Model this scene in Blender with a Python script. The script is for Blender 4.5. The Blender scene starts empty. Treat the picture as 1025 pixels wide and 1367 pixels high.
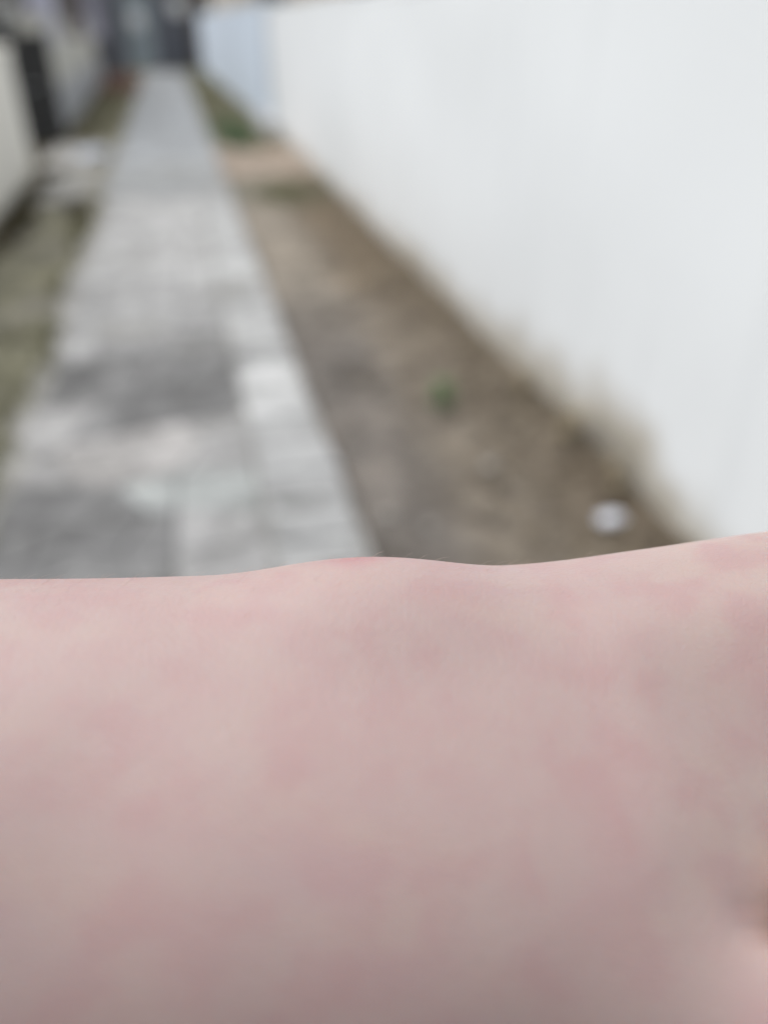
import bpy, bmesh, math, random
import numpy as np
from mathutils import Vector, Matrix, noise as mnoise

R = math.radians
random.seed(7)
rng = np.random.default_rng(7)
scene = bpy.context.scene
col = scene.collection

# ------------------------------------------------------------------ camera
EYE = Vector((0.0, 0.0, 1.45))
cam_d = bpy.data.cameras.new('camera')
cam = bpy.data.objects.new('camera', cam_d)
col.objects.link(cam)
cam.location = EYE
cam.rotation_euler = (R(90 - 32.14), 0, R(-13.39))
cam_d.sensor_fit = 'VERTICAL'
cam_d.sensor_height = 9.0
cam_d.sensor_width = 6.75
cam_d.lens = 6.85
cam_d.clip_start = 0.01
cam_d.clip_end = 3000
cam_d.dof.use_dof = True
cam_d.dof.focus_distance = 0.109
cam_d.dof.aperture_fstop = 1.65
scene.camera = cam

# ------------------------------------------------------------------ sky, sun, exposure
SUN_EL, SUN_AZ = R(59), R(-44)          # azimuth from +Y towards +X
world = bpy.data.worlds.new('World')
scene.world = world
world.use_nodes = True
nt = world.node_tree
nt.nodes.clear()
wo = nt.nodes.new('ShaderNodeOutputWorld')
bg = nt.nodes.new('ShaderNodeBackground')
sky = nt.nodes.new('ShaderNodeTexSky')
sky.sky_type = 'NISHITA'
sky.sun_disc = False
sky.sun_elevation = SUN_EL
sky.sun_rotation = SUN_AZ
sky.dust_density = 2.0
sky.air_density = 1.0
hs = nt.nodes.new('ShaderNodeHueSaturation')
hs.inputs['Saturation'].default_value = 0.13      # cloud cover: a nearly grey sky
nt.links.new(sky.outputs[0], hs.inputs['Color'])
nt.links.new(hs.outputs[0], bg.inputs[0])
bg.inputs[1].default_value = 0.15
nt.links.new(bg.outputs[0], wo.inputs[0])

sun_d = bpy.data.lights.new('sun', 'SUN')
sun_d.energy = 1.25
sun_d.angle = R(55)
sun_d.color = (1.0, 0.97, 0.94)
sun = bpy.data.objects.new('sun', sun_d)
col.objects.link(sun)
sdir = Vector((math.sin(SUN_AZ) * math.cos(SUN_EL), math.cos(SUN_AZ) * math.cos(SUN_EL), math.sin(SUN_EL)))
sun.rotation_euler = sdir.to_track_quat('Z', 'Y').to_euler()
sun.location = (-3, 2, 9)

scene.view_settings.view_transform = 'Standard'
scene.view_settings.look = 'None'
scene.view_settings.gamma = 1.0
scene.view_settings.exposure = 0.61
scene.view_settings.use_curve_mapping = False
scene.cycles.use_denoising = True

# ------------------------------------------------------------------ helpers
def tag(o, label=None, cat=None, group=None, kind=None):
    if label: o['label'] = label
    if cat: o['category'] = cat
    if group: o['group'] = group
    if kind: o['kind'] = kind
    return o

def empty(name, loc, rz=0.0, label=None, cat=None, group=None):
    o = bpy.data.objects.new(name, None)
    o.empty_display_size = 0.1
    o.location = loc
    o.rotation_euler = (0, 0, rz)
    col.objects.link(o)
    return tag(o, label, cat, group)

def link(name, me, mat=None, parent=None):
    o = bpy.data.objects.new(name, me)
    if mat is not None and not me.materials:
        me.materials.append(mat)
    col.objects.link(o)
    if parent is not None: o.parent = parent
    return o

def finish(name, bm, mat, parent=None, smooth=False, loc=None):
    me = bpy.data.meshes.new(name)
    bmesh.ops.recalc_face_normals(bm, faces=bm.faces[:])
    bm.to_mesh(me)
    bm.free()
    if smooth:
        for p in me.polygons: p.use_smooth = True
    o = link(name, me, mat, parent)
    if loc is not None: o.location = loc
    return o

def box(bm, x0, x1, y0, y1, z0, z1, bev=0.0, seg=1):
    m = Matrix.Translation(((x0+x1)/2, (y0+y1)/2, (z0+z1)/2)) @ Matrix.Diagonal((x1-x0, y1-y0, z1-z0, 1))
    r = bmesh.ops.create_cube(bm, size=1.0, matrix=m)
    if bev:
        ed = list({e for v in r['verts'] for e in v.link_edges})
        bmesh.ops.bevel(bm, geom=ed, offset=bev, segments=seg, affect='EDGES', profile=0.5)
    return r['verts']

def boxo(name, d, mat, parent=None, bev=0.006, seg=1, loc=None):
    bm = bmesh.new()
    box(bm, *d, bev=bev, seg=seg)
    return finish(name, bm, mat, parent, loc=loc)

def tube(bm, pts, rads, n=8, cap=True):
    pts = [Vector(p) for p in pts]
    rings = []
    for i, p in enumerate(pts):
        t = (pts[min(i+1, len(pts)-1)] - pts[max(i-1, 0)]).normalized()
        a = Vector((0, 0, 1)) if abs(t.z) < 0.9 else Vector((1, 0, 0))
        x = t.cross(a).normalized(); y = t.cross(x)
        r = rads[i] if hasattr(rads, '__len__') else rads
        rings.append([bm.verts.new(p + (x*math.cos(2*math.pi*k/n) + y*math.sin(2*math.pi*k/n))*r) for k in range(n)])
    for A, B in zip(rings, rings[1:]):
        for k in range(n):
            bm.faces.new((A[k], A[(k+1) % n], B[(k+1) % n], B[k]))
    if cap:
        bm.faces.new(rings[0]); bm.faces.new(rings[-1])

def lathe(bm, prof, n=24, base=(0, 0, 0)):
    rings = [[bm.verts.new((base[0]+r*math.cos(2*math.pi*k/n), base[1]+r*math.sin(2*math.pi*k/n), base[2]+z)) for k in range(n)] for r, z in prof]
    for A, B in zip(rings, rings[1:]):
        for k in range(n):
            bm.faces.new((A[k], A[(k+1) % n], B[(k+1) % n], B[k]))
    bm.faces.new(rings[0]); bm.faces.new(rings[-1])

# ------------------------------------------------------------------ materials
class NB:
    """small node builder for one Principled material"""
    def __init__(s, name, rough=0.8, spec=0.3):
        s.m = bpy.data.materials.new(name)
        s.m.use_nodes = True
        s.t = s.m.node_tree
        s.b = s.t.nodes['Principled BSDF']
        s.b.inputs['Roughness'].default_value = rough
        s.b.inputs['Specular IOR Level'].default_value = spec
        s.geo = None
    def n(s, typ, **kw):
        nd = s.t.nodes.new(typ)
        for k, v in kw.items(): setattr(nd, k, v)
        return nd
    def put(s, sock, v):
        if isinstance(v, bpy.types.NodeSocket): s.t.links.new(v, sock)
        else: sock.default_value = v
    def pos(s):
        if s.geo is None: s.geo = s.n('ShaderNodeNewGeometry')
        return s.geo.outputs['Position']
    def obj(s):
        return s.n('ShaderNodeTexCoord').outputs['Object']
    def scaled(s, v, sc):
        m = s.n('ShaderNodeMapping'); s.put(m.inputs['Vector'], v); m.inputs['Scale'].default_value = sc
        return m.outputs[0]
    def noise(s, v, scale, detail=4, rough=0.55, dist=0.0):
        t = s.n('ShaderNodeTexNoise'); s.put(t.inputs['Vector'], v)
        t.inputs['Scale'].default_value = scale; t.inputs['Detail'].default_value = detail
        t.inputs['Roughness'].default_value = rough; t.inputs['Distortion'].default_value = dist
        return t.outputs['Fac']
    def mix(s, f, a, b, mode='MIX'):
        m = s.n('ShaderNodeMix', data_type='RGBA', blend_type=mode)
        s.put(m.inputs[0], f)
        for i, c in ((6, a), (7, b)):
            s.put(m.inputs[i], c if isinstance(c, bpy.types.NodeSocket) else (*c[:3], 1))
        return m.outputs[2]
    def rng(s, v, a, b, c=0.0, d=1.0, smooth=True):
        m = s.n('ShaderNodeMapRange', interpolation_type='SMOOTHSTEP' if smooth else 'LINEAR')
        s.put(m.inputs[0], v)
        for i, q in zip((1, 2, 3, 4), (a, b, c, d)): m.inputs[i].default_value = q
        return m.outputs[0]
    def math(s, op, a, b=0.0):
        m = s.n('ShaderNodeMath', operation=op); s.put(m.inputs[0], a); s.put(m.inputs[1], b)
        return m.outputs[0]
    def sep(s, v):
        m = s.n('ShaderNodeSeparateXYZ'); s.put(m.inputs[0], v); return m.outputs
    def bump(s, h, strength=0.3, dist=0.01):
        b = s.n('ShaderNodeBump'); s.put(b.inputs['Height'], h)
        b.inputs['Strength'].default_value = strength; b.inputs['Distance'].default_value = dist
        s.t.links.new(b.outputs[0], s.b.inputs['Normal'])
    def color(s, c):
        s.put(s.b.inputs['Base Color'], c if isinstance(c, bpy.types.NodeSocket) else (*c[:3], 1))

def simple(name, c, c2=None, scale=8.0, rough=0.75, spec=0.3, metal=0.0, bump=0.15, bdist=0.004):
    k = NB(name, rough, spec)
    c2 = c2 or tuple(x*0.75 for x in c)
    f = k.noise(k.obj(), scale, 5, 0.6)
    k.color(k.mix(k.rng(f, 0.35, 0.68), c, c2))
    k.b.inputs['Metallic'].default_value = metal
    if bump: k.bump(k.noise(k.obj(), scale*6, 4), bump, bdist)
    return k.m

def wall_paint(name, base, dirt, streak=0.35, stain_h=0.16, splash=None):
    k = NB(name, 0.72, 0.25)
    p = k.pos(); xyz = k.sep(p)
    big = k.noise(p, 0.9, 4, 0.5)
    c = k.mix(k.rng(big, 0.35, 0.7, 0, 0.5), base, tuple(b*0.93 for b in base))
    # rain streaks that run down the plaster
    st = k.noise(k.scaled(p, (1, 3.2, 0.16)), 2.4, 5, 0.6)
    c = k.mix(k.rng(st, 0.52, 0.78, 0, streak), c, tuple(b*m for b, m in zip(base, (0.72, 0.73, 0.74))))
    # splashed earth along the foot, an uneven line
    w = k.noise(p, 3.5, 5, 0.65)
    edge = k.math('ADD', xyz[2], k.math('MULTIPLY', k.math('SUBTRACT', w, 0.5), -0.42))
    if splash:          # taller earth splashes at two places along the wall
        for yc, hw, up in splash:
            m_ = k.rng(k.math('ABSOLUTE', k.math('SUBTRACT', xyz[1], yc)), 0.0, hw, up, 0.0)
            edge = k.math('SUBTRACT', edge, m_)
    c = k.mix(k.rng(edge, stain_h*0.1, stain_h*1.6, 0.9, 0.0), c, dirt)
    c = k.mix(k.rng(edge, -0.10, 0.05, 0.85, 0.0), c, tuple(d*0.45 for d in dirt))
    k.color(c)
    k.bump(k.noise(p, 45, 4), 0.25, 0.004)
    return k.m

M = {}
M['white_wall'] = wall_paint('white wall paint', (0.778, 0.805, 0.822), (0.40, 0.365, 0.30), splash=((2.45, 0.75, 0.15), (3.2, 0.7, 0.09), (5.2, .8, .05)))
M['blue_wall'] = wall_paint('pale blue wall paint', (0.66, 0.745, 0.85), (0.34, 0.33, 0.30), 0.2, 0.10)
M['cream_wall'] = wall_paint('weathered cream wall', (0.84, 0.82, 0.75), (0.36, 0.33, 0.25), 0.06, 0.08)
M['buff_wall'] = wall_paint('buff plaster', (0.62, 0.60, 0.53), (0.22, 0.21, 0.18), 0.4, 0.1)
M['grey_plinth'] = simple('grey render', (0.50, 0.505, 0.51), (0.40, 0.40, 0.405), 5)
M['house_grey'] = simple('grey brown house render', (0.20, 0.18, 0.17), (0.15, 0.135, 0.13), 2.0)
M['house_cream'] = simple('warm cream house render', (0.82, 0.74, 0.64), (0.74, 0.66, 0.56), 2.0)
M['roof_tile'] = simple('brown roof tile', (0.17, 0.11, 0.085), (0.11, 0.08, 0.07), 3)
M['dark_steel'] = simple('charcoal painted steel', (0.022, 0.023, 0.024), (0.032, 0.031, 0.03), 9, 0.55, 0.4)
M['navy_steel'] = simple('dark navy painted steel', (0.12, 0.132, 0.165), (0.17, 0.178, 0.20), 6, 0.5, 0.4)
M['slate_steel'] = simple('slate blue painted steel', (0.42, 0.49, 0.53), (0.30, 0.36, 0.39), 5, 0.5, 0.4)
M['pale_steel'] = simple('pale galvanised steel', (0.80, 0.83, 0.85), (0.72, 0.75, 0.77), 9, 0.45, 0.5)
M['window_glass'] = simple('dark window glass', (0.03, 0.035, 0.04), (0.04, 0.045, 0.05), 2, 0.12, 0.5, bump=0)
M['white_trim'] = simple('white painted wood', (0.7, 0.7, 0.68), (0.6, 0.6, 0.58), 10)
M['brown_wood'] = simple('weathered brown timber', (0.13, 0.105, 0.09), (0.085, 0.07, 0.06), 8)
M['lilac_cloth'] = simple('pale lilac cloth', (0.72, 0.72, 0.80), (0.62, 0.62, 0.7), 6, 0.9, 0.1)
M['white_plastic'] = simple('white plastic', (0.84, 0.86, 0.85), (0.78, 0.8, 0.79), 8, 0.4, 0.45, bump=0)
M['paper'] = simple('white paper', (0.82, 0.84, 0.90), (0.72, 0.74, 0.80), 20, 0.8, 0.2, bump=0)
M['bag'] = simple('bluish white plastic film', (0.60, 0.64, 0.74), (0.48, 0.52, 0.6), 9, 0.35, 0.5, bump=0)
M['leaf_green'] = simple('weed leaf', (0.055, 0.12, 0.04), (0.09, 0.15, 0.05), 25, 0.6, 0.3, bump=0)
M['grass_green'] = simple('grass blade', (0.10, 0.165, 0.085), (0.14, 0.18, 0.09), 3, 0.65, 0.3, bump=0)
M['grass_olive'] = simple('dull olive grass', (0.22, 0.215, 0.13), (0.29, 0.275, 0.18), 3, 0.7, 0.25, bump=0)
M['grass_dark'] = simple('dark damp weeds', (0.075, 0.07, 0.038), (0.10, 0.08, 0.048), 3, 0.75, 0.25, bump=0)
M['dry_stalk'] = simple('dry stalk', (0.33, 0.28, 0.19), (0.22, 0.18, 0.12), 12, 0.8, 0.2, bump=0)
M['dead_leaf'] = simple('dead brown leaf', (0.17, 0.135, 0.095), (0.27, 0.23, 0.17), 1.7, 0.8, 0.2, bump=0)
M['gravel'] = simple('grey pebble', (0.30, 0.285, 0.26), (0.18, 0.17, 0.155), 2.0, 0.85, 0.2)
M['brick_red'] = simple('old red brick', (0.25, 0.135, 0.11), (0.19, 0.125, 0.105), 6, 0.85, 0.2)

# concrete of the slabs: tint comes from the slab's own object colour
k = NB('patched concrete', 0.85, 0.25)
oi = k.n('ShaderNodeObjectInfo').outputs['Color']
p = k.pos()
f1 = k.noise(k.scaled(p, (.75, 1.0, 1.0)), 3.6, 5, 0.62, 0.6)
c = k.mix(k.rng(f1, 0.42, 0.62, 0, 0.9), oi, k.mix(1.0, oi, (0.60, 0.60, 0.59), 'MULTIPLY'))
f2 = k.noise(p, 11, 5, 0.65)
c = k.mix(k.rng(f2, 0.45, 0.66, 0, 0.8), c, k.mix(1.0, oi, (1.28, 1.28, 1.27), 'MULTIPLY'))
f3 = k.noise(p, 1.6, 3, 0.5)
c = k.mix(k.rng(f3, 0.56, 0.72, 0, 0.6), c, (0.17, 0.165, 0.14))
k.color(c)
k.bump(k.noise(p, 60, 5, 0.6), 0.4, 0.006)
M['slab'] = k.m

k = NB('old concrete bed', 0.9, 0.2)
p = k.pos()
c = k.mix(k.rng(k.noise(p, 2.5, 5), 0.35, 0.68), (0.34, 0.335, 0.32), (0.23, 0.225, 0.205))
k.color(c); k.bump(k.noise(p, 50, 5), 0.4, 0.006)
M['path_bed'] = k.m

# earth: olive damp soil on the left, brown dry soil on the right, grey worn band beside the path
k = NB('packed earth', 0.95, 0.15)
p = k.pos(); xyz = k.sep(p)
n1 = k.noise(p, 1.7, 5, 0.6)
n2 = k.noise(p, 6.0, 6, 0.65)
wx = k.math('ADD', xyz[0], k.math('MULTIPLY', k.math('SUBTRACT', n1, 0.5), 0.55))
wy = k.math('ADD', xyz[1], k.math('MULTIPLY', k.math('SUBTRACT', n1, 0.5), 2.0))
left = k.mix(k.rng(n2, 0.35, 0.68), (0.20, 0.195, 0.14), (0.26, 0.25, 0.19))
left = k.mix(k.rng(k.noise(p, 0.8, 3), 0.5, 0.62, 0, 0.8), left, (0.25, 0.24, 0.22))
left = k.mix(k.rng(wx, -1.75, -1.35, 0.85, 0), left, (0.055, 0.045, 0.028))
brown = k.mix(k.rng(n2, 0.33, 0.7), (0.225, 0.195, 0.158), (0.14, 0.12, 0.097))
grey = k.mix(k.rng(n2, 0.35, 0.7), (0.165, 0.149, 0.134), (0.125, 0.114, 0.103))
right = k.mix(k.rng(wx, 0.66, 0.96), grey, brown)
brown = None
right = k.mix(k.rng(wx, 0.95, 1.35, 0, 0.8), right, k.mix(k.rng(n2, .4, .65), (0.155, 0.128, 0.098), (0.115, 0.095, 0.073)))
right = k.mix(k.rng(wy, 3.6, 5.6), right, k.mix(k.rng(wx, 0.75, 1.1), (0.265, 0.235, 0.195), (0.175, 0.14, 0.10)))
sand = k.math('MULTIPLY', k.rng(wy, 8.8, 9.6), k.rng(wy, 11.2, 11.9, 1, 0))
right = k.mix(sand, right, (0.33, 0.275, 0.225))
moss = k.math('MULTIPLY', k.rng(wy, 7.6, 8.1), k.rng(wy, 8.7, 9.3, 1, 0))
right = k.mix(k.math('MULTIPLY', moss, 0.7), right, (0.15, 0.148, 0.115))
right = k.mix(k.rng(wy, 11.5, 12.8), right, (0.16, 0.155, 0.105))
c = k.mix(k.rng(xyz[0], -0.3, 0.0), left, right)
n4 = k.noise(p, 6.5, 3, 0.5, 0.6)
c = k.mix(k.rng(n4, 0.48, 0.60, 0, 0.75), c, k.mix(1.0, c, (0.60, 0.585, 0.57), 'MULTIPLY'))
c = k.mix(k.rng(n4, 0.36, 0.46, 0.6, 0.0), c, k.mix(1.0, c, (1.28, 1.26, 1.23), 'MULTIPLY'))
n3 = k.noise(p, 2.6, 3, 0.5, 0.5)
c = k.mix(k.rng(n3, 0.5, 0.64, 0, 0.8), c, k.mix(1.0, c, (0.62, 0.61, 0.60), 'MULTIPLY'))
c = k.mix(k.rng(n3, 0.34, 0.46, 0.5, 0.0), c, k.mix(1.0, c, (1.3, 1.28, 1.26), 'MULTIPLY'))
far = k.math('MAXIMUM', k.rng(xyz[1], 34, 50), k.rng(k.math('ABSOLUTE', xyz[0]), 5, 9))
c = k.mix(far, c, (0.12, 0.115, 0.085))
k.color(c)
k.bump(k.math('ADD', k.noise(p, 18, 6, 0.65), k.noise(p, 90, 3)), 0.6, 0.015)
M['earth'] = k.m

# skin
k = NB('bare skin', 0.5, 0.32)
p = k.obj()
base = (0.402, 0.303, 0.287)
b1 = k.noise(p, 75, 3, 0.5, 0.2)
b2 = k.noise(p, 150, 2, 0.5, 0.3)
b3 = k.noise(k.scaled(p, (0.8, 1.5, 1.2)), 60, 2, 0.5)
xs_ = k.sep(p)[0]
c = k.mix(k.rng(k.math('ADD', xs_, k.math('MULTIPLY', k.math('SUBTRACT', b3, .5), .05)), .015, .055, 0, .8), base, (0.418, 0.330, 0.295))
c = k.mix(k.rng(b1, 0.36, 0.68, 0, 0.62), c, (0.392, 0.268, 0.262))
c = k.mix(k.rng(b3, 0.42, 0.72, 0, 0.5), c, (0.42, 0.325, 0.292))
c = k.mix(k.rng(b2, 0.42, 0.74, 0, 0.6), c, (0.392, 0.258, 0.252))
v = k.noise(k.scaled(p, (0.6, 1.0, 1.0)), 75, 2, 0.5)
c = k.mix(k.rng(v, 0.52, 0.75, 0, 0.3), c, (0.385, 0.285, 0.29))
c = k.mix(k.rng(k.noise(p, 1400, 2), 0.35, 0.75, 0, 0.10), c, (0.361, 0.241, 0.224))
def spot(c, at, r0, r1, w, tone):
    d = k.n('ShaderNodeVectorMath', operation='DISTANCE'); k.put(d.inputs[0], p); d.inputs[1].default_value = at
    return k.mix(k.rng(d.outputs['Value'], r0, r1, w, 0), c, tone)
c = spot(c, (-.004, .0195, .012), 0.001, 0.0065, 0.75, (0.40, 0.17, 0.18))      # rubbed red knuckle of the wrist
c = spot(c, (.046, -.021, .013), 0.002, 0.014, 0.9, (0.40, 0.22, 0.15))     # ruddy skin, with the shade of the thumb fold painted into its colour
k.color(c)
k.b.inputs['Subsurface Weight'].default_value = 0.35
k.b.inputs['Subsurface Radius'].default_value = (1.0, 0.35, 0.2)
k.b.inputs['Subsurface Scale'].default_value = 0.004
vor = k.n('ShaderNodeTexVoronoi', feature='DISTANCE_TO_EDGE')
k.put(vor.inputs['Vector'], k.scaled(p, (1, 1.5, 1.5)))
vor.inputs['Scale'].default_value = 900
fine = k.math('ADD', k.rng(vor.outputs['Distance'], 0.0, 0.2), k.noise(p, 500, 4, 0.6))
k.bump(k.math('ADD', fine, k.math('MULTIPLY', k.noise(p, 160, 3), 1.2)), 0.13, 0.0005)
M['skin'] = k.m
M['down'] = simple('fine body hair', (0.50, 0.40, 0.34), (0.42, 0.33, 0.28), 50, 0.6, 0.3, bump=0)

# ------------------------------------------------------------------ setting: ground and path
bm = bmesh.new()
xs = [-900, -400, -180] + list(np.linspace(-60, -2.4, 12)) + list(np.linspace(-2.2, -0.83, 20)) + list(np.linspace(-0.8, 0.42, 12)) + list(np.linspace(0.446, 1.6, 24)) + list(np.linspace(2, 60, 12)) + [180, 400, 900]
ys = [-600, -150] + list(np.linspace(-40, 0, 14)) + list(np.linspace(0.15, 14, 110)) + list(np.linspace(14.6, 34, 34)) + list(np.linspace(38, 160, 12)) + [350, 800, 1500]
vg = []
for y in ys:
    row = []
    for x in xs:
        z = 0.0
        if -2.3 < x < 1.7 and 0 < y < 34:
            z = 0.018*mnoise.noise((x*2.2, y*2.2, 0)) + 0.008*mnoise.noise((x*8, y*8, 3))
            if x > 0.6: z += 0.09*max(0, (x-0.9)/0.55)**1.6*(0.55+0.45*mnoise.noise((y*0.9, 1.3, 0)))   # earth banked against the wall
            if x > 0.4: z += 0.035*max(0, 1-abs(x-.5)/.3)
            if x < -0.7: z += 0.03*max(0, 1-abs(x+.92)/.3)
            if -0.82 < x < 0.44: z = -0.02
        row.append(bm.verts.new((x, y, z)))
    vg.append(row)
for A, B in zip(vg, vg[1:]):
    for i in range(len(xs)-1):
        bm.faces.new((A[i], A[i+1], B[i+1], B[i]))
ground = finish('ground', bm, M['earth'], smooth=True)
tag(ground, kind='structure')

PX0, PX1 = -0.80, 0.425
bm = bmesh.new()
top, bot = [], []
yy = np.arange(-3.0, 31.2, 0.18)
for s in (0, 1):
    for y in (yy if s == 0 else yy[::-1]):
        j = (0.09*mnoise.noise((y*2.3, 5, 0)) + 0.03*mnoise.noise((y*6.1, 9, 0))) if s == 0 else 0.008*mnoise.noise((y*3, 2, 0))
        x = (PX0 + j) if s == 0 else (PX1 + j)
        top.append(bm.verts.new((x, y, 0.045)))
        bot.append(bm.verts.new((x, y, -0.06)))
n = len(top); h = n//2
for i in range(h-1):
    bm.faces.new((top[i], top[i+1], top[n-2-i], top[n-1-i]))
for i in range(n):
    j = (i+1) % n
    bm.faces.new((top[i], bot[i], bot[j], top[j]))
path = finish('path', bm, M['path_bed'])
tag(path, kind='structure')

def inpoly(x, y, P):
    r = False
    for (x0, y0), (x1, y1) in zip(P, P[1:]+P[:1]):
        if (y0 > y) != (y1 > y) and x < (x1-x0)*(y-y0)/(y1-y0)+x0: r = not r
    return r

G = lambda v, w=0.0: (v+w, v, v-w*0.6)
PATCH = [   # old repairs of the concrete: outline in metres on the path, tint
    ([(-.80, 3.30), (-.75, 3.90), (-.28, 3.95), (-.13, 4.2), (.1, 4.05), (.1, 3.13), (-.15, 2.92), (-.39, 3.02), (-.6, 3.2)], G(0.165)),
    ([(-.78, 3.92), (-.8, 4.5), (-.5, 4.65), (-.15, 4.3), (-.32, 3.92)], G(0.36)),
    ([(-.52, 2.9), (-.2, 3.05), (-.16, 2.72), (-.46, 2.62)], G(0.40, 0.012)),
    ([(-.8, 3.2), (-.5, 3.1), (-.5, 2.65), (-.8, 2.45)], G(0.35, 0.004)),
    ([(-.8, 2.5), (-.44, 2.46), (-.22, 2.32), (-.2, 1.9), (-.8, 1.8)], G(0.145)),
    ([(-.5, 2.7), (.02, 2.68), (.02, 2.38), (-.45, 2.42)], (0.32, 0.335, 0.33)),
]
def tint(x, y):
    for P, c in PATCH:
        if inpoly(x, y, P): return c
    if y < 3.2: return G(0.33, 0.002)
    if y < 5.2: return G(0.34)
    if y < 8.0: return G(0.41)
    if y < 9.4: return (0.29, 0.30, 0.305)
    return (0.315, 0.33, 0.345)

def slab(poly, z0, th, c):
    cx = sum(q[0] for q in poly)/len(poly); cy = sum(q[1] for q in poly)/len(poly)
    bm = bmesh.new()
    tl = (random.uniform(-.006, .006), random.uniform(-.006, .006))
    T = [bm.verts.new((x-cx, y-cy, th + (x-cx)*tl[0] + (y-cy)*tl[1])) for x, y in poly]
    B = [bm.verts.new((x-cx, y-cy, 0)) for x, y in poly]
    bm.faces.new(T)
    for i in range(len(T)):
        j = (i+1) % len(T); bm.faces.new((B[i], B[j], T[j], T[i]))
    bmesh.ops.bevel(bm, geom=[e for e in bm.edges if e.verts[0] in T and e.verts[1] in T], offset=0.004, segments=1, affect='EDGES')
    o = finish('slab', bm, M['slab'], path, loc=(cx, cy, z0))
    j = random.uniform(0.96, 1.05) if c[0] > .25 else random.uniform(.92, 1.45)
    o.color = (c[0]*j*.93, c[1]*j*.93, c[2]*j*.93, 1)
    return o

def shrink(poly, g):
    cx = sum(q[0] for q in poly)/4; cy = sum(q[1] for q in poly)/4
    return [(x + math.copysign(min(g, abs(cx-x)*.5), cx-x), y + math.copysign(min(g, abs(cy-y)*.5), cy-y)) for x, y in poly]

rc0 = lambda: random.uniform(.392, .432)
# kerb course of blocks along the right edge
yb = [0.9, 1.35, 1.75, 2.05, 2.5, 2.98, 3.62, 3.8, 4.58, 5.1, 5.65, 6.3, 6.9, 7.6, 8.3]
tb = [.34, .34, .35, .33, .37, .47, .33, .42, .37, .43, .41, .43, .38, .32]
for a, b, t in zip(yb, yb[1:], tb):
    slab([(.135, a+.012), (rc0(), a+.006), (rc0(), b-.012), (.13, b-.006)], 0.046, 0.016, (t, t*1.01, t*1.01))
# irregular slabs on the rest of the width
rows = [0.9]
while rows[-1] < 8.3: rows.append(rows[-1] + random.uniform(0.17, 0.27)*(1+rows[-1]*0.03))
rows[-1] = 8.3
gx = [-0.765, -0.56, -0.33, -0.10, 0.12]
grid = [[(x + (random.uniform(-.085, .085) if 0 < i < 4 else (random.uniform(-.03, .10) if i == 0 else 0)),
          y + (random.uniform(-.075, .075) if 0 < j < len(rows)-1 else 0)) for i, x in enumerate(gx)] for j, y in enumerate(rows)]
for j in range(len(rows)-1):
    for i in range(4):
        q = [grid[j][i], grid[j][i+1], grid[j+1][i+1], grid[j+1][i]]
        cx = sum(v[0] for v in q)/4; cy = sum(v[1] for v in q)/4
        slab(shrink(q, 0.0025), 0.046, random.uniform(0.010, 0.014), tint(cx, cy))
# the far stretch, cast in wider bays
y = 8.32
while y < 31:
    d = random.uniform(0.85, 1.15)
    y1 = min(y+d, 31.1)
    m = random.uniform(-.3, 0.0)
    slab([(-.765, y), (m-.008, y), (m-.008, y1-.016), (-.765, y1-.016)], 0.046, random.uniform(.010, .015), tint(0, y))
    slab([(m+.008, y), (.415, y), (.415, y1-.016), (m+.008, y1-.016)], 0.046, random.uniform(.010, .015), tint(0, y))
    y = y1

th = boxo('threshold', (-1.62, -0.92, 10.25, 12.2, -0.05, 0.05), M['path_bed'], bev=0.01)
tag(th, kind='structure')
bm = bmesh.new()
P = [(-1.42, 8.2), (-1.0, 8.05), (-.84, 8.6), (-.83, 9.9), (-1.1, 10.1), (-1.45, 9.8)]
T = [bm.verts.new((x, y, 0.03)) for x, y in P]; B = [bm.verts.new((x, y, -.05)) for x, y in P]
bm.faces.new(T)
for i in range(6): bm.faces.new((B[i], B[(i+1) % 6], T[(i+1) % 6], T[i]))
tag(finish('concrete_apron', bm, M['path_bed']), kind='structure')

# ------------------------------------------------------------------ walls on the right
def wall_grid(bm, x, y0, y1, z0, z1, ny, nz, amp, seed):
    """slightly uneven hand-floated face looking towards -X"""
    rows = []
    for j in range(nz+1):
        rows.append([bm.verts.new((x + amp*mnoise.noise((seed, (y0+(y1-y0)*i/ny)*1.1, (z0+(z1-z0)*j/nz)*1.4)), y0+(y1-y0)*i/ny, z0+(z1-z0)*j/nz)) for i in range(ny+1)])
    for A, B in zip(rows, rows[1:]):
        for i in range(ny): bm.faces.new((A[i], A[i+1], B[i+1], B[i]))

w = empty('boundary_wall', (1.43, 4.7, 0), 0, 'long white plastered wall along the brown dirt strip, nearest the arm', 'wall')
bm = bmesh.new()
wall_grid(bm, 0.0, -8.7, 8.65, -0.15, 1.60, 120, 14, 0.010, 1.0)
face = finish('plaster', bm, M['white_wall'], w, smooth=True)
boxo('core', (0.02, 0.20, -8.7, 8.65, -0.15, 1.60), M['white_wall'], w, bev=0)
boxo('coping', (-0.002, 0.22, -8.72, 8.67, 1.60, 1.64), M['white_wall'], w, bev=0.008)

w2 = empty('boundary_wall', (1.40, 13.45, 0), R(1.0), 'pale blue wall at the far end, between the white wall and the metal gate', 'wall')
bm = bmesh.new()
wall_grid(bm, 0.0, 0, 18.2, -0.15, 1.66, 80, 10, 0.008, 4.0)
finish('plaster', bm, M['blue_wall'], w2, smooth=True)
boxo('core', (0.02, 0.20, 0, 18.2, -0.15, 1.66), M['blue_wall'], w2, bev=0)
boxo('coping', (-0.002, 0.22, -.02, 18.25, 1.66, 1.69), M['blue_wall'], w2, bev=0.008)
boxo('pier_foot', (-0.14, 0.0, -0.9, 1.2, -0.1, 0.22), M['grey_plinth'], w2, bev=0.015)

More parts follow.
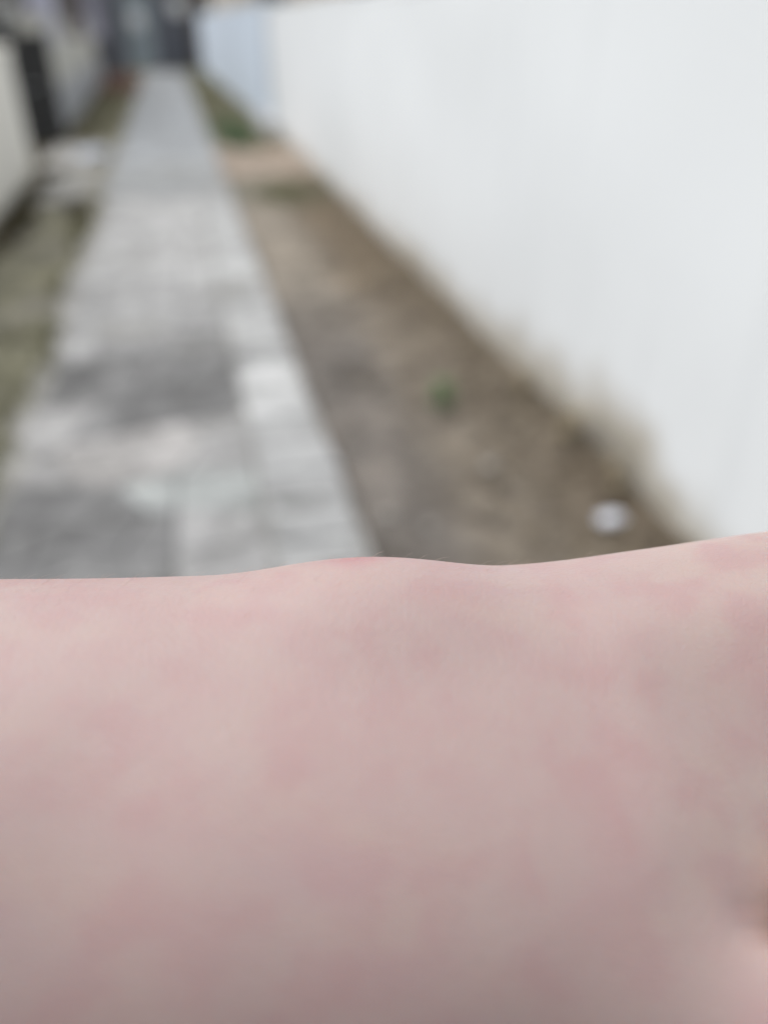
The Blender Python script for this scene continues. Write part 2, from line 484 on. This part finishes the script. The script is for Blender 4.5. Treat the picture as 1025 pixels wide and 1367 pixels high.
# ------------------------------------------------------------------ left side
lw = empty('garden_wall', (-1.59, 7.0, 0), 0, 'low cream wall with a dirty foot at the left edge', 'wall')
boxo('body', (-0.2, 0, -3.5, 2.95, -0.15, 1.19), M['cream_wall'], lw, bev=0.02, seg=2)
boxo('coping', (-0.23, 0.02, -3.52, 2.97, 1.19, 1.25), M['cream_wall'], lw, bev=0.015, seg=2)

sg = empty('side_gate', (-1.62, 12.75, 0), 0, 'charcoal sheet steel side gate past the low cream wall', 'gate')
boxo('leaf', (-0.70, 0.03, -0.02, 0.0, 0.05, 1.33), M['dark_steel'], sg)
for x0 in (-0.76, 0.035): boxo('post', (x0, x0+0.055, -0.04, 0.03, 0, 1.38), M['dark_steel'], sg)
for z in (0.1, 0.70, 1.26): boxo('rail', (-0.70, 0.03, -0.04, -0.021, z, z+0.04), M['dark_steel'], sg)
bm = bmesh.new(); tube(bm, [(-0.14, -0.045, 0.72), (-0.14, -0.08, 0.72), (-0.24, -0.08, 0.72)], 0.009)
finish('handle', bm, M['pale_steel'], sg)

gw = empty('garden_wall', (-1.72, 13.0, 0), R(1.2), 'buff plaster wall with a lighter grey plinth beyond the charcoal gate', 'wall')
boxo('plaster', (-0.2, 0, 0, 14.2, 0.6, 1.52), M['buff_wall'], gw, bev=0.01)
boxo('plinth', (-0.2, 0.06, 0, 14.2, -0.1, 0.598), M['grey_plinth'], gw, bev=0.02)
boxo('coping', (-0.23, 0.03, -.03, 14.2, 1.522, 1.57), M['grey_plinth'], gw, bev=0.01)

# washing pole carried by a post behind the wall, three cloths on it
po = boxo('wooden_post', (-0.06, 0.06, -0.06, 0.06, -0.1, 2.2), M['brown_wood'], bev=0.008, loc=(-2.25, 15.0, 0))
tag(po, 'brown timber post behind the buff wall holding the washing pole', 'post')
bm = bmesh.new(); tube(bm, [(-2.32, 14.92, 1.95), (-1.6, 14.92, 1.945), (-0.85, 14.92, 1.95)], 0.018, 8)
tag(finish('washing_pole', bm, M['brown_wood'], smooth=True), 'thin washing pole sticking out over the buff wall', 'pole')
M['taupe_cloth'] = simple('dark taupe cloth', (0.26, 0.23, 0.22), (0.2, 0.18, 0.17), 6, 0.9, 0.1)
M['mauve_cloth'] = simple('grey mauve cloth', (0.42, 0.41, 0.47), (0.35, 0.35, 0.4), 6, 0.9, 0.1)
for q in ('lilac_cloth', 'taupe_cloth', 'mauve_cloth'):
    t_ = M[q].node_tree; pb = t_.nodes['Principled BSDF']; ou = [n_ for n_ in t_.nodes if n_.type == 'OUTPUT_MATERIAL'][0]
    tr = t_.nodes.new('ShaderNodeBsdfTranslucent'); mx = t_.nodes.new('ShaderNodeMixShader'); mx.inputs[0].default_value = .55
    t_.links.new(pb.inputs['Base Color'].links[0].from_socket, tr.inputs[0])
    t_.links.new(pb.outputs[0], mx.inputs[1]); t_.links.new(tr.outputs[0], mx.inputs[2]); t_.links.new(mx.outputs[0], ou.inputs[0])
def cloth(x0, x1, z0, mat, label):
    n = 14; zs = [1.55, 1.75, 1.93, 1.968, 1.97, 1.93, 1.8, 1.65, 1.5, z0]
    yo = [.03, .026, .022, .008, -.008, -.022, -.026, -.03, -.034, -.036]
    bm = bmesh.new(); rows_ = []
    for j, (z, y) in enumerate(zip(zs, yo)):
        am = .022*abs(1.95-z)/.5
        rows_.append([bm.verts.new(((x1-x0)*(q/n-.5)*(1-.12*abs(1.95-z)), y + am*math.sin(q*1.5+x0*9), z-1.95+(.02*math.sin(q*.9) if j == 9 else 0))) for q in range(n+1)])
    for A, B in zip(rows_, rows_[1:]):
        for q in range(n): bm.faces.new((A[q], A[q+1], B[q+1], B[q]))
    
    tag(finish('cloth', bm, mat, smooth=True, loc=((x0+x1)/2, 14.92, 1.95)), label, 'cloth')
cloth(-2.0, -1.58, 1.2, M['lilac_cloth'], 'pale lilac cloth hanging from the washing pole')
cloth(-1.5, -1.24, 1.25, M['taupe_cloth'], 'dark taupe cloth in the middle of the washing pole')
cloth(-1.2, -0.92, 1.24, M['mauve_cloth'], 'grey mauve cloth at the free end of the washing pole')

M['dark_render'] = simple('dark grey render', (0.06, 0.062, 0.064), (0.045, 0.046, 0.048), 6)
gp = empty('gate_pillar', (-2.12, 13.1, 0), 0, 'dark rendered pillar between the charcoal gate and the buff wall', 'pillar')
boxo('shaft', (-.17, .17, -.17, .17, -.1, 1.34), M['dark_render'], gp, bev=.01)
boxo('cap', (-.2, .2, -.2, .2, 1.342, 1.39), M['dark_render'], gp, bev=.01)

# white bucket on the far end of the low wall
bk = empty('bucket', (-2.04, 13.08, 1.39), 0, 'white plastic bucket standing on the dark gate pillar', 'bucket')
bm = bmesh.new(); lathe(bm, [(0.11, 0), (0.14, 0.26), (0.15, 0.26), (0.15, 0.275), (0.138, 0.275), (0.10, 0.02)])
finish('tub', bm, M['white_plastic'], bk, smooth=True)
bm = bmesh.new(); tube(bm, [(0.148*math.cos(a), 0.03*math.sin(a), 0.26+0.13*math.sin(a)) for a in np.linspace(0, math.pi, 11)], 0.004, 6)
finish('handle', bm, M['pale_steel'], bk)

# ------------------------------------------------------------------ gate at the end
mg = empty('metal_gate', (-0.6, 31.4, 0), 0, 'dark blue grey double metal gate closing the end of the path', 'gate')
def leaf(x0, x1, mat, nb):
    boxo('leaf', (x0, x1, 0.0, 0.03, 0.08, 2.35), mat, mg, bev=0.005)
    for z in (0.1, 0.95, 1.75, 2.29): boxo('rail', (x0, x1, -0.04, -0.002, z, z+0.05), M['navy_steel'], mg)
    for i in range(nb+1):
        x = x0 + (x1-x0-0.04)*i/nb
        boxo('bar', (x, x+0.04, -0.045, -0.0425+0.002, 0.08, 2.35), M['navy_steel'], mg, bev=0)
leaf(-0.75, 0.28, M['slate_steel'], 2)
leaf(0.30, 1.32, M['navy_steel'], 5)
boxo('side_panel', (-1.6, -0.80, -0.02, 0.04, 0.03, 2.4), M['navy_steel'], mg)
for x in (-1.72, 1.34): boxo('post', (x, x+0.12, -0.06, 0.06, 0, 2.5), M['dark_steel'], mg)
boxo('post', (-0.83, -0.77, -0.06, 0.06, 0, 2.5), M['dark_steel'], mg)
for x, z in ((-0.30, 1.49), (1.05, 1.87)):
    bm = bmesh.new(); lathe(bm, [(0.03, 0), (0.24, 0.0), (0.26, 0.012), (0.24, 0.025), (0.05, 0.04)], 24)
    o = finish('boss', bm, M['pale_steel'], mg, smooth=True); o.location = (x, -0.047, z); o.rotation_euler.x = R(90)

# ------------------------------------------------------------------ houses
def house(loc, w, d, hgt, wall, label, wins, rz=0, roofh=1.6):
    """footprint w (x) by d (y), the window list gives face, offset, sill, width, height"""
    e = empty('house', loc, rz, label, 'house')
    boxo('wall', (0, w, 0, d, -0.1, hgt), wall, e, bev=0)
    bm = bmesh.new()
    o = 0.35
    v = [bm.verts.new(q) for q in ((-o, -o, hgt+.002), (w+o, -o, hgt+.002), (w+o, d+o, hgt+.002), (-o, d+o, hgt+.002), (w/2, -o, hgt+roofh), (w/2, d+o, hgt+roofh))]
    for f in ((0, 1, 2, 3), (0, 1, 4), (1, 2, 5, 4), (2, 3, 5), (3, 0, 4, 5)): bm.faces.new([v[i] for i in f])
    finish('roof', bm, M['roof_tile'], e)
    for f, a, z, ww, hh in wins:
        if f == 'y': fr = (a, a+ww, -0.05, -0.003, z, z+hh); gl = (a+.07, a+ww-.07, -0.06, -0.052, z+.07, z+hh-.07); si = (a-.06, a+ww+.06, -0.13, -0.003, z-.07, z-.003)
        elif f == '+x': fr = (w+.003, w+.05, a, a+ww, z, z+hh); gl = (w+.052, w+.06, a+.07, a+ww-.07, z+.07, z+hh-.07); si = (w+.003, w+.13, a-.06, a+ww+.06, z-.07, z-.003)
        else: fr = (-.05, -.003, a, a+ww, z, z+hh); gl = (-.06, -.052, a+.07, a+ww-.07, z+.07, z+hh-.07); si = (-.13, -.003, a-.06, a+ww+.06, z-.07, z-.003)
        wo_ = boxo('window', fr, M['white_trim'], e, bev=0)
        boxo('pane', gl, M['window_glass'], wo_, bev=0)
        boxo('sill', si, M['white_trim'], wo_, bev=0)
    return e
house((-7.2, 15.0, 0), 4.6, 12.5, 3.0, M['house_grey'], 'grey brown house rising behind the buff wall', [('+x', 1.0, 1.0, 1.0, 1.2), ('+x', 4.6, 1.0, 1.2, 1.2), ('+x', 8.6, 1.0, 1.2, 1.2), ('y', 1.5, 1.0, 1.2, 1.2)])
house((1.75, 26.0, 0), 6.0, 9.0, 4.6, M['house_cream'], 'warm cream house looking over the far pale blue wall', [('y', 0.8, 1.9, 0.9, 1.3), ('y', 3.4, 1.9, 1.2, 1.3), ('-x', 1.5, 1.9, 1.1, 1.3), ('-x', 5.5, 1.9, 1.1, 1.3)])
house((-5.0, 37.0, 0), 9.0, 7.0, 3.6, M['house_grey'], 'dark grey house behind the metal gate', [('y', 1.2, 1.0, 1.2, 1.3), ('y', 4.0, 1.0, 1.0, 1.3), ('y', 6.4, 1.0, 1.2, 1.3)])

# ------------------------------------------------------------------ bricks beside the far path
bme = bmesh.new(); box(bme, -.11, .11, -.053, .053, 0, .066, bev=.005)
bmesh.ops.recalc_face_normals(bme, faces=bme.faces[:])
bme_ = bpy.data.meshes.new('brick'); bme.to_mesh(bme_); bme.free(); bme_.materials.append(M['brick_red'])
for i in range(80):
    o = bpy.data.objects.new('brick', bme_); col.objects.link(o)
    hp, iq = divmod(i, 40)
    lay = 0 if iq < 20 else (1 if iq < 32 else 2)
    ii = iq - (0, 20, 32)[lay]
    nx = (4, 4, 2)[lay]
    o.location = ((-1.70, -1.74)[hp] + 0.245*(ii % nx) + (.04, .06, .30)[lay] + random.uniform(-.02, .02), (22.3, 25.6)[hp] + 0.20*(ii//nx) + .1*lay + random.uniform(-.03, .03), 0.012 + lay*0.067)
    o.rotation_euler.z = random.uniform(-.35, .35)
    tag(o, ('loose old red brick in the nearer heap left of the far path', 'loose old red brick in the farther heap, closer to the metal gate')[hp], 'brick', ('nearer heap of red bricks beside the path', 'farther heap of red bricks beside the path')[hp])

# ------------------------------------------------------------------ vegetation and litter
def gz(x, y):
    z = 0.018*mnoise.noise((x*2.2, y*2.2, 0)) + 0.008*mnoise.noise((x*8, y*8, 3))
    if x > 0.6: z += 0.09*max(0, (x-0.9)/0.55)**1.6*(0.55+0.45*mnoise.noise((y*0.9, 1.3, 0)))
    if x > 0.4: z += 0.035*max(0, 1-abs(x-.5)/.3)
    if x < -0.7: z += 0.03*max(0, 1-abs(x+.92)/.3)
    return z

def blades(name, n, region, hgt, wid, mat, label=None):
    """many grass blades joined in one mesh; region() yields root points"""
    V, F = [], []
    for _ in range(n):
        x, y = region()
        z = gz(x, y) - 0.005
        a = random.uniform(0, 2*math.pi); hh = hgt*random.uniform(.5, 1.2); b = random.uniform(.2, .8)*hh
        dx, dy = math.cos(a), math.sin(a); px, py = -dy*wid, dx*wid
        i = len(V)
        V += [(x-px, y-py, z), (x+px, y+py, z), (x+px*.7+dx*b*.3, y+py*.7+dy*b*.3, z+hh*.6), (x-px*.7+dx*b*.3, y-py*.7+dy*b*.3, z+hh*.6), (x+dx*b, y+dy*b, z+hh)]
        F += [(i, i+1, i+2, i+3), (i+3, i+2, i+4)]
    me = bpy.data.meshes.new(name); me.from_pydata(V, [], F); me.update()
    return tag(link(name, me, mat), kind='stuff')

def clumps(cs):
    cs = list(cs)
    def f():
        x, y, r = random.choice(cs)
        return x + random.gauss(0, r*.5), y + random.gauss(0, r*.9)
    return f
def inside(f, x0, x1):
    def g():
        while True:
            x, y = f()
            if x0 < x < x1: return x, y
    return g

rc = random.uniform
blades('grass', 2600, inside(clumps([(rc(.6, 1.0), rc(11.7, 14.5), .22) for _ in range(16)]), .47, 1.38), .14, .006, M['grass_green'])
blades('grass', 2600, inside(clumps([(rc(.5, 1.05), rc(15.5, 30), .3) for _ in range(40)]), .46, 1.30), .10, .007, M['grass_olive'])
blades('grass', 1500, inside(clumps([(rc(.7, 1.35), rc(7.8, 9.0), .2) for _ in range(12)]), .5, 1.40), .05, .006, M['grass_olive'])
blades('grass', 1200, inside(clumps([(rc(-1.05, -.85), rc(3.0, 8.2), .14) for _ in range(34)]), -1.4, -.79), .035, .004, M['grass_olive'])
blades('grass', 2600, inside(clumps([(rc(-1.5, -1.0), rc(13.0, 22), .3) for _ in range(30)]), -1.68, -.80), .09, .006, M['grass_olive'])
blades('grass', 1100, inside(clumps([(rc(-.86, -.76), rc(2.2, 8.2), .07) for _ in range(40)]), -.9, -.68), .10, .0045, M['grass_olive'])
blades('weeds', 2200, inside(clumps([(rc(-1.55, -1.36), rc(4.5, 10.4), .12) for _ in range(36)]), -1.58, -1.15), .09, .005, M['grass_dark'])
blades('weeds', 500, inside(clumps([(rc(-1.0, -.86), rc(7.3, 8.1), .10) for _ in range(6)]), -1.2, -.80), .07, .005, M['grass_dark'])

def leaves(name, n, pts, size, mat):
    V, F = [], []
    for _ in range(n):
        x, y = pts(); z = gz(x, y) + random.uniform(.002, .014)
        a = random.uniform(0, 2*math.pi); s = size*random.uniform(.5, 1.3)
        m = Matrix.Translation((x, y, z)) @ Matrix.Rotation(a, 4, 'Z') @ Matrix.Rotation(random.gauss(0, .35), 4, 'X') @ Matrix.Rotation(random.gauss(0, .35), 4, 'Y')
        i = len(V)
        for q in ((-s, 0, 0), (-.2*s, -.42*s, .12*s), (s, 0, 0), (-.2*s, .42*s, .12*s)): V.append(tuple(m @ Vector(q)))
        F += [(i, i+1, i+2), (i, i+2, i+3)]
    me = bpy.data.meshes.new(name); me.from_pydata(V, [], F); me.update()
    return tag(link(name, me, mat), kind='stuff')
def strip():
    while True:
        y = 1.0 + 8.0*random.random()**1.4; x = 1.42 - abs(random.gauss(0, .24))
        if x > .62: return x, y
leaves('leaf_litter', 5200, strip, .019, M['dead_leaf'])
leaves('leaf_litter', 1500, lambda: (-1.62 + abs(random.gauss(0, .28)), rc(12.5, 25)), .035, M['dead_leaf'])
leaves('leaf_litter', 900, lambda: (-1.57 + abs(random.gauss(0, .1)), rc(4.5, 10)), .02, M['dead_leaf'])

# pebbles
V, F = [], []
ico = bmesh.new(); bmesh.ops.create_icosphere(ico, subdivisions=1, radius=1)
iv = [v.co.copy() for v in ico.verts]; fi = [[v.index for v in f.verts] for f in ico.faces]; ico.free()
for q in range(900):
    y = 1.0 + 7*random.random()**1.3; x = (rc(.40, .56) if q < 250 else rc(.47, 1.35)) if q < 700 else rc(-1.4, -.84)
    s = random.choice((.004, .006, .006, .01, .014)); i = len(V); z = gz(x, y) if x > .43 else .062
    for v in iv: V.append((x + v.x*s*rc(.8, 1.3), y + v.y*s*rc(.8, 1.3), z + v.z*s*.7))
    F += [tuple(i+j for j in f) for f in fi]
me = bpy.data.meshes.new('gravel'); me.from_pydata(V, [], F); me.update()
tag(link('gravel', me, M['gravel']), kind='stuff')

def stone(x, y, s, label, c=None):
    bm = bmesh.new(); bmesh.ops.create_icosphere(bm, subdivisions=3, radius=1)
    for v in bm.verts:
        d = 1 + .28*mnoise.noise(v.co*1.3 + Vector((x*9, y*9, 0)))
        v.co = Vector((v.co.x*s*1.2*d, v.co.y*s*d, v.co.z*s*.6*d))
    o = finish('stone', bm, M['gravel'], smooth=True, loc=(x, y, gz(x, y)+s*.25))
    o.rotation_euler.z = rc(0, 3)
    return tag(o, label, 'stone', 'stones on the dirt strip')
stone(.535, 2.17, .024, 'pale stone on the dirt right beside the path edge above the arm')
stone(.655, 2.09, .019, 'pale stone in the middle of the dirt strip above the arm')
stone(1.0, 2.45, .028, 'small stone between the green weed and the crumpled paper')

def crumple(name, loc, s, mat, label, cat, flat=.75, seed=0):
    bm = bmesh.new(); bmesh.ops.create_icosphere(bm, subdivisions=3, radius=1)
    for v in bm.verts:
        q = v.co*2.4 + Vector((seed, 0, 0))
        d = .72 + .9*abs(mnoise.noise(q)) - .5*abs(mnoise.noise(q*2.3)) + .15*random.random()
        v.co = v.co*d
        v.co = Vector((v.co.x*s[0], v.co.y*s[1], v.co.z*s[2]*flat))
    o = finish(name, bm, mat, loc=loc)
    return tag(o, label, cat)
crumple('paper_scrap', (1.25, 1.965, gz(1.25, 1.965)+.028), (.052, .03, .028), M['paper'], 'crumpled white paper on the dirt at the foot of the white wall', 'litter', seed=2.3)
crumple('plastic_bag', (-1.06, 10.95, .085), (.22, .13, .07), M['bag'], 'bluish white plastic bag lying on the grey threshold', 'bag', seed=5)

# broad leaved green weed
def leaf_mesh(L, W):
    V, F = [], []
    for i in range(6):
        t = i/5; wv = W*math.sin(math.pi*min(1, t*.93+.05))**.8; z = .25*L*math.sin(t*2.2)
        V += [(t*L, -wv, z+wv*.3), (t*L, 0, z), (t*L, wv, z+wv*.3)]
    for i in range(5):
        a = i*3; F += [(a, a+3, a+4, a+1), (a+1, a+4, a+5, a+2)]
    me = bpy.data.meshes.new('leaf'); me.from_pydata(V, [], F); me.update()
    for p_ in me.polygons: p_.use_smooth = True
    return me
lm = leaf_mesh(.075, .017); lm.materials.append(M['leaf_green'])
wp = empty('weed_plant', (.975, 3.0, gz(.975, 3.0)), 0, 'small green leafy weed growing alone on the brown dirt strip', 'plant')
bm = bmesh.new()
tube(bm, [(0, 0, -.01), (.004, .003, .04), (.0, .01, .09)], [.004, .003, .002], 6)
finish('stem', bm, M['leaf_green'], wp)
for i in range(20):
    o = link('leaf', lm, None, wp)
    a = i*2.4; zz = .01 + .09*i/20
    o.location = (.004*math.cos(a), .004*math.sin(a), zz)
    o.rotation_euler = (0, -rc(.05, .9), a); sc = rc(.7, 1.15); o.scale = (sc, sc, sc)

# dried weeds leaning on the wall
dm = leaf_mesh(.05, .008); dm.materials.append(M['dry_stalk'])
def dry_weed(x, y, hgt, n, label):
    e = empty('dried_weed', (x, y, gz(x, y)), 0, label, 'plant', 'dried weeds along the white wall')
    for i in range(n):
        a = rc(0, 6.28); l = hgt*rc(.55, 1.05); lean = rc(.05, .35)*l
        dx = min(lean*math.cos(a), 1.40-x) ; dy = lean*math.sin(a)*1.6
        pts = [(dx*t**1.6, dy*t**1.3, -.01 + l*t*(1-.12*t)) for t in (0, .33, .66, 1)]
        bm = bmesh.new(); tube(bm, pts, [.004, .0035, .0028, .0015], 5)
        finish('stalk', bm, M['dry_stalk'], e, smooth=True)
        for q in range(4):
            t = rc(.25, 1)
            o = link('leaf', dm, None, e)
            o.location = (dx*t**1.6, dy*t**1.3, -.01 + l*t*(1-.12*t))
            o.rotation_euler = (rc(-.5, .5), rc(-.6, .9), rc(1.6, 4.7)); sc = rc(.6, 1.2); o.scale = (sc, sc, sc)
dry_weed(1.355, 2.52, .17, 16, 'tall straw coloured dried weed leaning on the white wall above the crumpled paper')
dry_weed(1.37, 3.02, .12, 11, 'shorter straw coloured dried weed against the white wall, farther from the arm')
dry_weed(1.37, 2.12, .15, 8, 'low straw coloured dried weed in the wall corner right beside the crumpled paper')

# ------------------------------------------------------------------ the arm
# Built as one closed surface: a signed distance function sampled on a grid, turned into a mesh and
# projected back onto the surface. Units are centimetres in the arm's own frame:
# s along the arm (elbow -, fingers +), u across it (little finger side +), n out of the back of the hand.
def cubic(x, X, Y):
    X = np.asarray(X, float); Y = np.asarray(Y, float)
    m = np.gradient(Y, X)
    i = np.clip(np.searchsorted(X, x)-1, 0, len(X)-2)
    h_ = X[i+1]-X[i]; t = np.clip((x-X[i])/h_, 0, 1)
    return (2*t**3-3*t**2+1)*Y[i] + (t**3-2*t**2+t)*h_*m[i] + (-2*t**3+3*t**2)*Y[i+1] + (t**3-t**2)*h_*m[i+1]
TS = [-22, -14, -10, -6, -4, -2, 0, 2, 4, 6, 8, 9.5]
TA = [4.6, 4.5, 4.12, 3.75, 3.52, 3.30, 3.25, 3.05, 3.0, 3.25, 3.6, 3.8]
TB = [4.2, 3.9, 3.4, 2.9, 2.7, 2.5, 2.4, 2.2, 1.85, 1.6, 1.45, 1.3]
#CU
TC = [-2.479, -2.343, -1.921, -1.492, -1.233, -0.934, -0.773, -0.503, -0.145, -0.059, -0.198, -0.337]
#/CU
def smin(a, b, k_):
    h_ = np.clip(.5+.5*(b-a)/k_, 0, 1)
    return b + (a-b)*h_ - k_*h_*(1-h_)
def capsule(P, a, b, r0, r1):
    a = np.asarray(a, float); b = np.asarray(b, float); d = b-a
    t = np.clip(((P-a)@d)/(d@d), 0, 1)
    return np.linalg.norm(P-a-t[..., None]*d, axis=-1) - (r0+(r1-r0)*t)
def ell(P, c, r):
    q = (P-np.asarray(c))/np.asarray(r); l = np.linalg.norm(q, axis=-1)
    return (l-1)*min(r)
UC = -0.9
FING = [  # knuckle, then bend directions and lengths of three bones, radii
    ((9.0, UC+2.9, .1), .25, (3.4, 2.1, 1.9), (.92, .80, .72, .58)),
    ((9.7, UC+1.05, .3), .10, (4.3, 2.8, 2.1), (1.0, .88, .80, .62)),
    ((9.8, UC-.95, .3), .0, (4.7, 3.0, 2.2), (1.02, .90, .82, .64)),
    ((9.4, UC-2.9, .15), -.1, (4.2, 2.6, 2.1), (1.0, .88, .80, .62)),
]
# the bone ends of the elbow and shoulder
ELB = (-21.5, -2.55, 0.0)
SHO = (-17.0, -27.0, 17.0)
def sdf(P):
    s, u_, n_ = P[..., 0], P[..., 1], P[..., 2]
    A = cubic(s, TS, TA); B = cubic(s, TS, TB); C = cubic(s, TS, TC)
    q = np.sqrt(((u_-C)/A)**2 + (n_/B)**2 + 1e-9)
    d = (q-1)*np.minimum(A, B)
    d = -smin(-d, -(s-9.3), 1.6)
    d = -smin(-d, -(-22.5-s), 2.0)
    d = smin(d, ell(P, (-0.22, TC_BUMP[0], TC_BUMP[1]), (1.5, .95, .95)), .9)        # ulna head
    # extensor tendons, faint ridges on the back of wrist and hand
    for k_, f in enumerate(FING):
        d = smin(d, capsule(P, (3.0, UC+(1.6-.6*k_), 1.35), (8.8, f[0][1], .55), .25, .35), .9)
    for (kn, sp, ln, rd) in FING:
        p0 = np.array((kn[0]-3.0, kn[1]*.7+UC*.3, kn[2]-.1)); p1 = np.array(kn)
        d = smin(d, capsule(P, p0, p1, .9, rd[0]), .9)
        ang = .35
        for i_ in range(3):
            ang += (.15, .55, .35)[i_]
            p2 = p1 + ln[i_]*np.array((math.cos(ang), math.sin(sp)*.35*(1 if i_ == 0 else .5), -math.sin(ang)))
            d = smin(d, capsule(P, p1, p2, rd[i_], rd[i_+1]), .28)
            p1 = p2
    d = smin(d, capsule(P, (-1.5, -1.9, .75), (2.4, -1.9, .65), 1.35, 1.3), 1.6)      # end of the radius and the base of the hand
    # thumb
    t0, t1, t2, t3, t4 = THUMB
    th_ = capsule(P, t0, t1, 1.05, 1.1)
    th_ = smin(th_, capsule(P, t1, t2, 1.12, 1.08), .5)
    th_ = smin(th_, capsule(P, t2, t3, 1.08, .98), .3)
    th_ = smin(th_, capsule(P, t3, t4, .98, .72), .3)
    d = smin(d, th_, .7)
    d = -smin(-d, capsule(P, (3.75, -2.15, 2.1), (7.2, -3.0, 1.0), .05, 1.25), .4)      # hollow between thumb and hand
    d = smin(d, capsule(P, ELB, SHO, 4.3, 5.6), 3.0)
    return d
#TH
TC_BUMP = (1.07, .9)
THUMB = ((2.2, -2.5, .55), (4.4, -3.05, 1.1), (7.6, -4.3, 1.2), (10.5, -5.0, .6), (12.7, -4.8, -.2))
#/TH
def polygonise(f, lo, hi, h_):
    ax = [np.arange(a, b+h_, h_) for a, b in zip(lo, hi)]
    nx, ny, nz = map(len, ax)
    Vv = np.empty((nx, ny, nz), np.float32)
    YY, ZZ = np.meshgrid(ax[1], ax[2], indexing='ij')
    for i0 in range(0, nx, 24):
        xs_ = ax[0][i0:i0+24]
        P = np.empty((len(xs_), ny, nz, 3)); P[..., 0] = xs_[:, None, None]; P[..., 1] = YY; P[..., 2] = ZZ
        Vv[i0:i0+24] = f(P)
    S_ = Vv < 0
    acc = np.zeros((nx-1, ny-1, nz-1), np.int8)
    for i in (0, 1):
        for j in (0, 1):
            for k_ in (0, 1): acc += S_[i:nx-1+i, j:ny-1+j, k_:nz-1+k_]
    act = (acc > 0) & (acc < 8)
    idx = -np.ones(act.shape, np.int64); cells = np.argwhere(act); idx[act] = np.arange(len(cells))
    P = np.asarray(lo) + (cells+.5)*h_
    quads = []
    for a in range(3):
        b, c = (a+1) % 3, (a+2) % 3
        s0 = [slice(None)]*3; s1 = [slice(None)]*3; s0[a] = slice(0, -1); s1[a] = slice(1, None)
        ch = np.argwhere(S_[tuple(s0)] != S_[tuple(s1)])
        ch = ch[(ch[:, b] > 0) & (ch[:, c] > 0) & (ch[:, b] < act.shape[b]) & (ch[:, c] < act.shape[c])]
        neg = S_[tuple(ch.T)]
        def at(db, dc):
            q = ch.copy(); q[:, b] -= db; q[:, c] -= dc; return idx[tuple(q.T)]
        Q = np.stack([at(0, 0), at(1, 0), at(1, 1), at(0, 1)], 1)
        Q[~neg] = Q[~neg][:, ::-1]
        quads.append(Q)
    Q = np.concatenate(quads)
    def grad(P):
        e = 1e-3; g = np.empty_like(P)
        for a in range(3):
            o_ = np.zeros(3); o_[a] = e; g[:, a] = (f(P+o_)-f(P-o_))/(2*e)
        return g
    for _ in range(5):
        g = grad(P); P = P - (f(P)/np.maximum((g*g).sum(1), .05))[:, None]*g*.9
    # relax along the surface, then project again
    for _ in range(3):
        sm = np.zeros_like(P); ct = np.zeros(len(P))
        for a, b in ((0, 1), (1, 2), (2, 3), (3, 0)):
            np.add.at(sm, Q[:, a], P[Q[:, b]]); np.add.at(sm, Q[:, b], P[Q[:, a]]); np.add.at(ct, Q[:, a], 1); np.add.at(ct, Q[:, b], 1)
        P = .5*P + .5*sm/np.maximum(ct, 1)[:, None]
        for _ in range(2):
            g = grad(P); P = P - (f(P)/np.maximum((g*g).sum(1), .05))[:, None]*g*.9
    return P, Q
P, Q = polygonise(sdf, (-28, -34, -10), (21, 6, 24), .22)
# the arm's frame in the place: wrist centre in front of the chest, forearm running left to right
ca, cb = Vector((0, .888, -.459)).normalized(), Vector((0, .459, .888)).normalized()
W3 = cam.rotation_euler.to_matrix()
ax_s, ax_u, ax_n = W3 @ Vector((1, 0, 0)), W3 @ ca, W3 @ cb
origin = EYE + (W3 @ Vector((0, -3.2, -10.8)))*.01
Mx = np.array([list(ax_s), list(ax_u), list(ax_n)])
me = bpy.data.meshes.new('person')
me.from_pydata((P*.01).tolist(), [], Q.tolist()); me.update()
for p_ in me.polygons: p_.use_smooth = True
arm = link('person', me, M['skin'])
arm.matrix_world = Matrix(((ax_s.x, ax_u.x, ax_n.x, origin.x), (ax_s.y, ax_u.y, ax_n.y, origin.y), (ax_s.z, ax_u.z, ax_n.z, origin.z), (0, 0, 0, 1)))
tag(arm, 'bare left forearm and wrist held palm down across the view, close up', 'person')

# fine down on the forearm
g_ok = (P[:, 0] < 3.5) & (P[:, 0] > -14) & (P[:, 2] > -1.0) & (P[:, 1] > -4)
ids = rng.choice(np.argwhere(g_ok)[:, 0], 380, replace=False)
g_edge = (P[:, 0] < 2.0) & (P[:, 0] > -8) & (P[:, 2] > -.6) & (P[:, 1] > .6)
ids = np.concatenate([ids, rng.choice(np.argwhere(g_edge)[:, 0], 300, replace=False)])
V, F = [], []
e = 1e-3
for i in ids:
    p0 = P[i]
    g = np.array([(sdf(p0[None]+d)-sdf(p0[None]-d))[0] for d in np.eye(3)*e]); g /= np.linalg.norm(g)
    t = np.array((.9, .5, 0))+rng.normal(0, .25, 3); t -= g*(t@g); t /= np.linalg.norm(t)
    b = np.cross(g, t); L = rng.uniform(.08, .24); r = .0012
    j = len(V)
    for q, hgt, rr in ((0, -.005, r), (.5, .05, r*.8), (1, .075, r*.2)):
        c_ = p0 + t*L*q + g*hgt
        V += [tuple((c_+b*rr)*.01), tuple((c_-b*rr*.5+g*rr)*.01), tuple((c_-b*rr*.5-g*rr)*.01)]
    for q in (0, 3):
        for w_ in range(3):
            F.append((j+q+w_, j+q+(w_+1) % 3, j+q+3+(w_+1) % 3, j+q+3+w_))
hm = bpy.data.meshes.new('arm_hair'); hm.from_pydata(V, [], F); hm.update()
tag(link('arm_hair', hm, M['down'], arm), kind='stuff')
